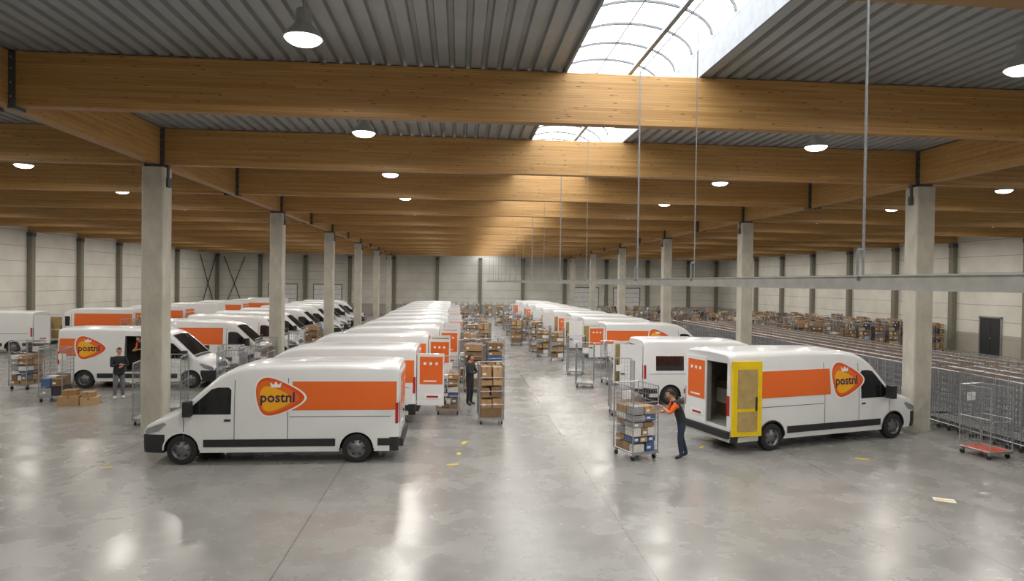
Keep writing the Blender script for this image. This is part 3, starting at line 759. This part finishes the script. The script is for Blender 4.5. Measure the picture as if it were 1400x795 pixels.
    bmesh.ops.delete(q, geom=kill, context='VERTS'); mm = bpy.data.meshes.new('hair'); q.to_mesh(mm); q.free(); mm.materials.append(M['hair']); h2.addmesh(mm, TM)
    if long_hair: h2.tube(TM @ Vector((-.085, 0, 0)), TM @ Vector((-.13, 0, -.2)), .04, M['hair'], 8, .015)
    obj('hair', h2.mesh('hair', 60), parent=root)
    # hands
    for sd, nm in (('L', 1), ('R', -1)):
        Wp = Vector(J['wr'+sd]); el = Vector(J['el'+sd]); d = (Wp-el).normalized(); up = Vector(J.get('palm'+sd, (0, 0, -1)))
        side = d.cross(up).normalized(); up = side.cross(d).normalized()
        vs = [Wp, Wp+d*.045, Wp+d*.085]; es = [(0, 1), (1, 2)]; rr = [.026, .032, .030]
        fl = (.072, .082, .076, .058)
        for k in range(4):
            o0 = (k-1.5)*.021; base = Wp+d*.088+side*o0
            i0 = len(vs); L_ = fl[k]
            vs += [base, base+d*L_*.42+up*.006, base+d*L_*.68+up*.028, base+d*L_*.78+up*.050]; es += [(2, i0), (i0, i0+1), (i0+1, i0+2), (i0+2, i0+3)]; rr += [.010, .0092, .0085, .0075]
        i0 = len(vs); ts = -nm
        vs += [Wp+d*.03+side*ts*.03, Wp+d*.06+side*ts*.052+up*.012, Wp+d*.085+side*ts*.05+up*.03]; es += [(1, i0), (i0, i0+1), (i0+1, i0+2)]; rr += [.013, .0105, .009]
        me = bpy.data.meshes.new('hand'); me.from_pydata(vs, es, []); o = bpy.data.objects.new('h', me); COL.objects.link(o); o.modifiers.new('s', 'SKIN')
        for i, r in enumerate(rr): me.skin_vertices[0].data[i].radius = (r, r); me.skin_vertices[0].data[i].use_root = (i == 0)
        su = o.modifiers.new('u', 'SUBSURF'); su.levels = 1
        dgp = bpy.context.evaluated_depsgraph_get(); dgp.update(); hm = bpy.data.meshes.new_from_object(o.evaluated_get(dgp)); bpy.data.objects.remove(o)
        hm.materials.clear(); hm.materials.append(M['skin'])
        for p in hm.polygons: p.use_smooth = True
        obj('hand_'+('left' if sd == 'L' else 'right'), hm, parent=root)
    return root
def base_pose(**k):
    J = dict(pelvis=(0, 0, .96), spine=(.01, 0, 1.12), chest=(0, 0, 1.32), neckb=(0, 0, 1.46), neck=(.005, 0, 1.51), head=(.015, 0, 1.57),
             shL=(0, .185, 1.40), shR=(0, -.185, 1.40), elL=(-.02, .25, 1.12), elR=(-.02, -.25, 1.12), wrL=(.06, .25, .88), wrR=(.06, -.25, .88),
             hiL=(0, .09, .90), hiR=(0, -.09, .90), knL=(.02, .11, .50), knR=(.02, -.11, .50), anL=(-.02, .12, .085), anR=(-.02, -.12, .085), toL=(.15, .14, .04), toR=(.15, -.14, .04))
    J.update(k); return J
lean = base_pose(spine=(.05, 0, 1.11), chest=(.15, 0, 1.28), neckb=(.21, 0, 1.40), neck=(.24, 0, 1.45), head=(.27, 0, 1.50), shL=(.17, .185, 1.36), shR=(.17, -.185, 1.36),
                 elL=(.34, .22, 1.14), elR=(.30, -.23, 1.12), wrL=(.50, .14, 1.26), wrR=(.50, -.16, 1.10), pitch=.35, knL=(.06, .11, .5), anL=(.02, .12, .085), toL=(.19, .13, .04), anR=(-.16, -.12, .085), toR=(.01, -.14, .04), knR=(-.02, -.11, .5))
person((5.46, 15.62, 0), PI-.1, lean, M['cloth_black'], M['cloth_orange'], M['cloth_navy'], M['shoe'], 1.0)
person((.42, 22.6, 0), -.5, base_pose(elL=(.12, .24, 1.14), wrL=(.32, .12, 1.15), elR=(.12, -.24, 1.14), wrR=(.32, -.12, 1.15), pitch=.2), M['cloth_black'], M['cloth_black'], M['cloth_black'], M['shoe'], 1.0, long_hair=True)
person((-11.75, 23.9, 0), -.9, base_pose(elL=(.06, .26, 1.14), wrL=(.24, .06, 1.14), elR=(.08, -.25, 1.14), wrR=(.26, -.05, 1.2), pitch=.25), M['cloth_black'], M['cloth_black'], M['cloth_grey'], M['shoew'], 1.02)
person((-12.05, 26.45, .635), -2.0, base_pose(spine=(.06, 0, 1.09), chest=(.17, 0, 1.24), neckb=(.25, 0, 1.33), neck=(.28, 0, 1.37), head=(.31, 0, 1.40), shL=(.19, .185, 1.31), shR=(.19, -.185, 1.31), elL=(.22, .25, 1.03), elR=(.22, -.25, 1.03), wrL=(.42, .12, 1.0), wrR=(.42, -.12, 1.0), pitch=.4),
       M['cloth_black'], M['cloth_orange'], M['cloth_black'], M['shoe'], .86)

# ---------------------------------------------------------------- world + camera
w = bpy.data.worlds.new('sky'); S.world = w; w.use_nodes = True
nt = w.node_tree; bg = nt.nodes['Background']; sk = nt.nodes.new('ShaderNodeTexSky'); sk.sky_type = 'NISHITA'; sk.sun_disc = False; sk.sun_elevation = .7
nt.links.new(sk.outputs[0], bg.inputs[0]); bg.inputs[1].default_value = .15
cam = bpy.data.cameras.new('camera'); co = bpy.data.objects.new('camera', cam); COL.objects.link(co); S.camera = co
cam.sensor_width = 36; cam.lens = 900/1400*36; cam.clip_end = 300; cam.clip_start = .05
yaw = math.atan(73/900); pit = math.atan(11.5/900); roll = math.radians(.75)
F = Vector((math.sin(yaw)*math.cos(pit), math.cos(yaw)*math.cos(pit), -math.sin(pit)))
r = Vector((math.cos(yaw), -math.sin(yaw), 0)); u = r.cross(F)
r2 = r*math.cos(roll)+u*math.sin(roll); u2 = u*math.cos(roll)-r*math.sin(roll)
mw = Matrix((r2, u2, -F)).transposed().to_4x4(); mw.translation = Vector((0, 0, 4.25)); co.matrix_world = mw
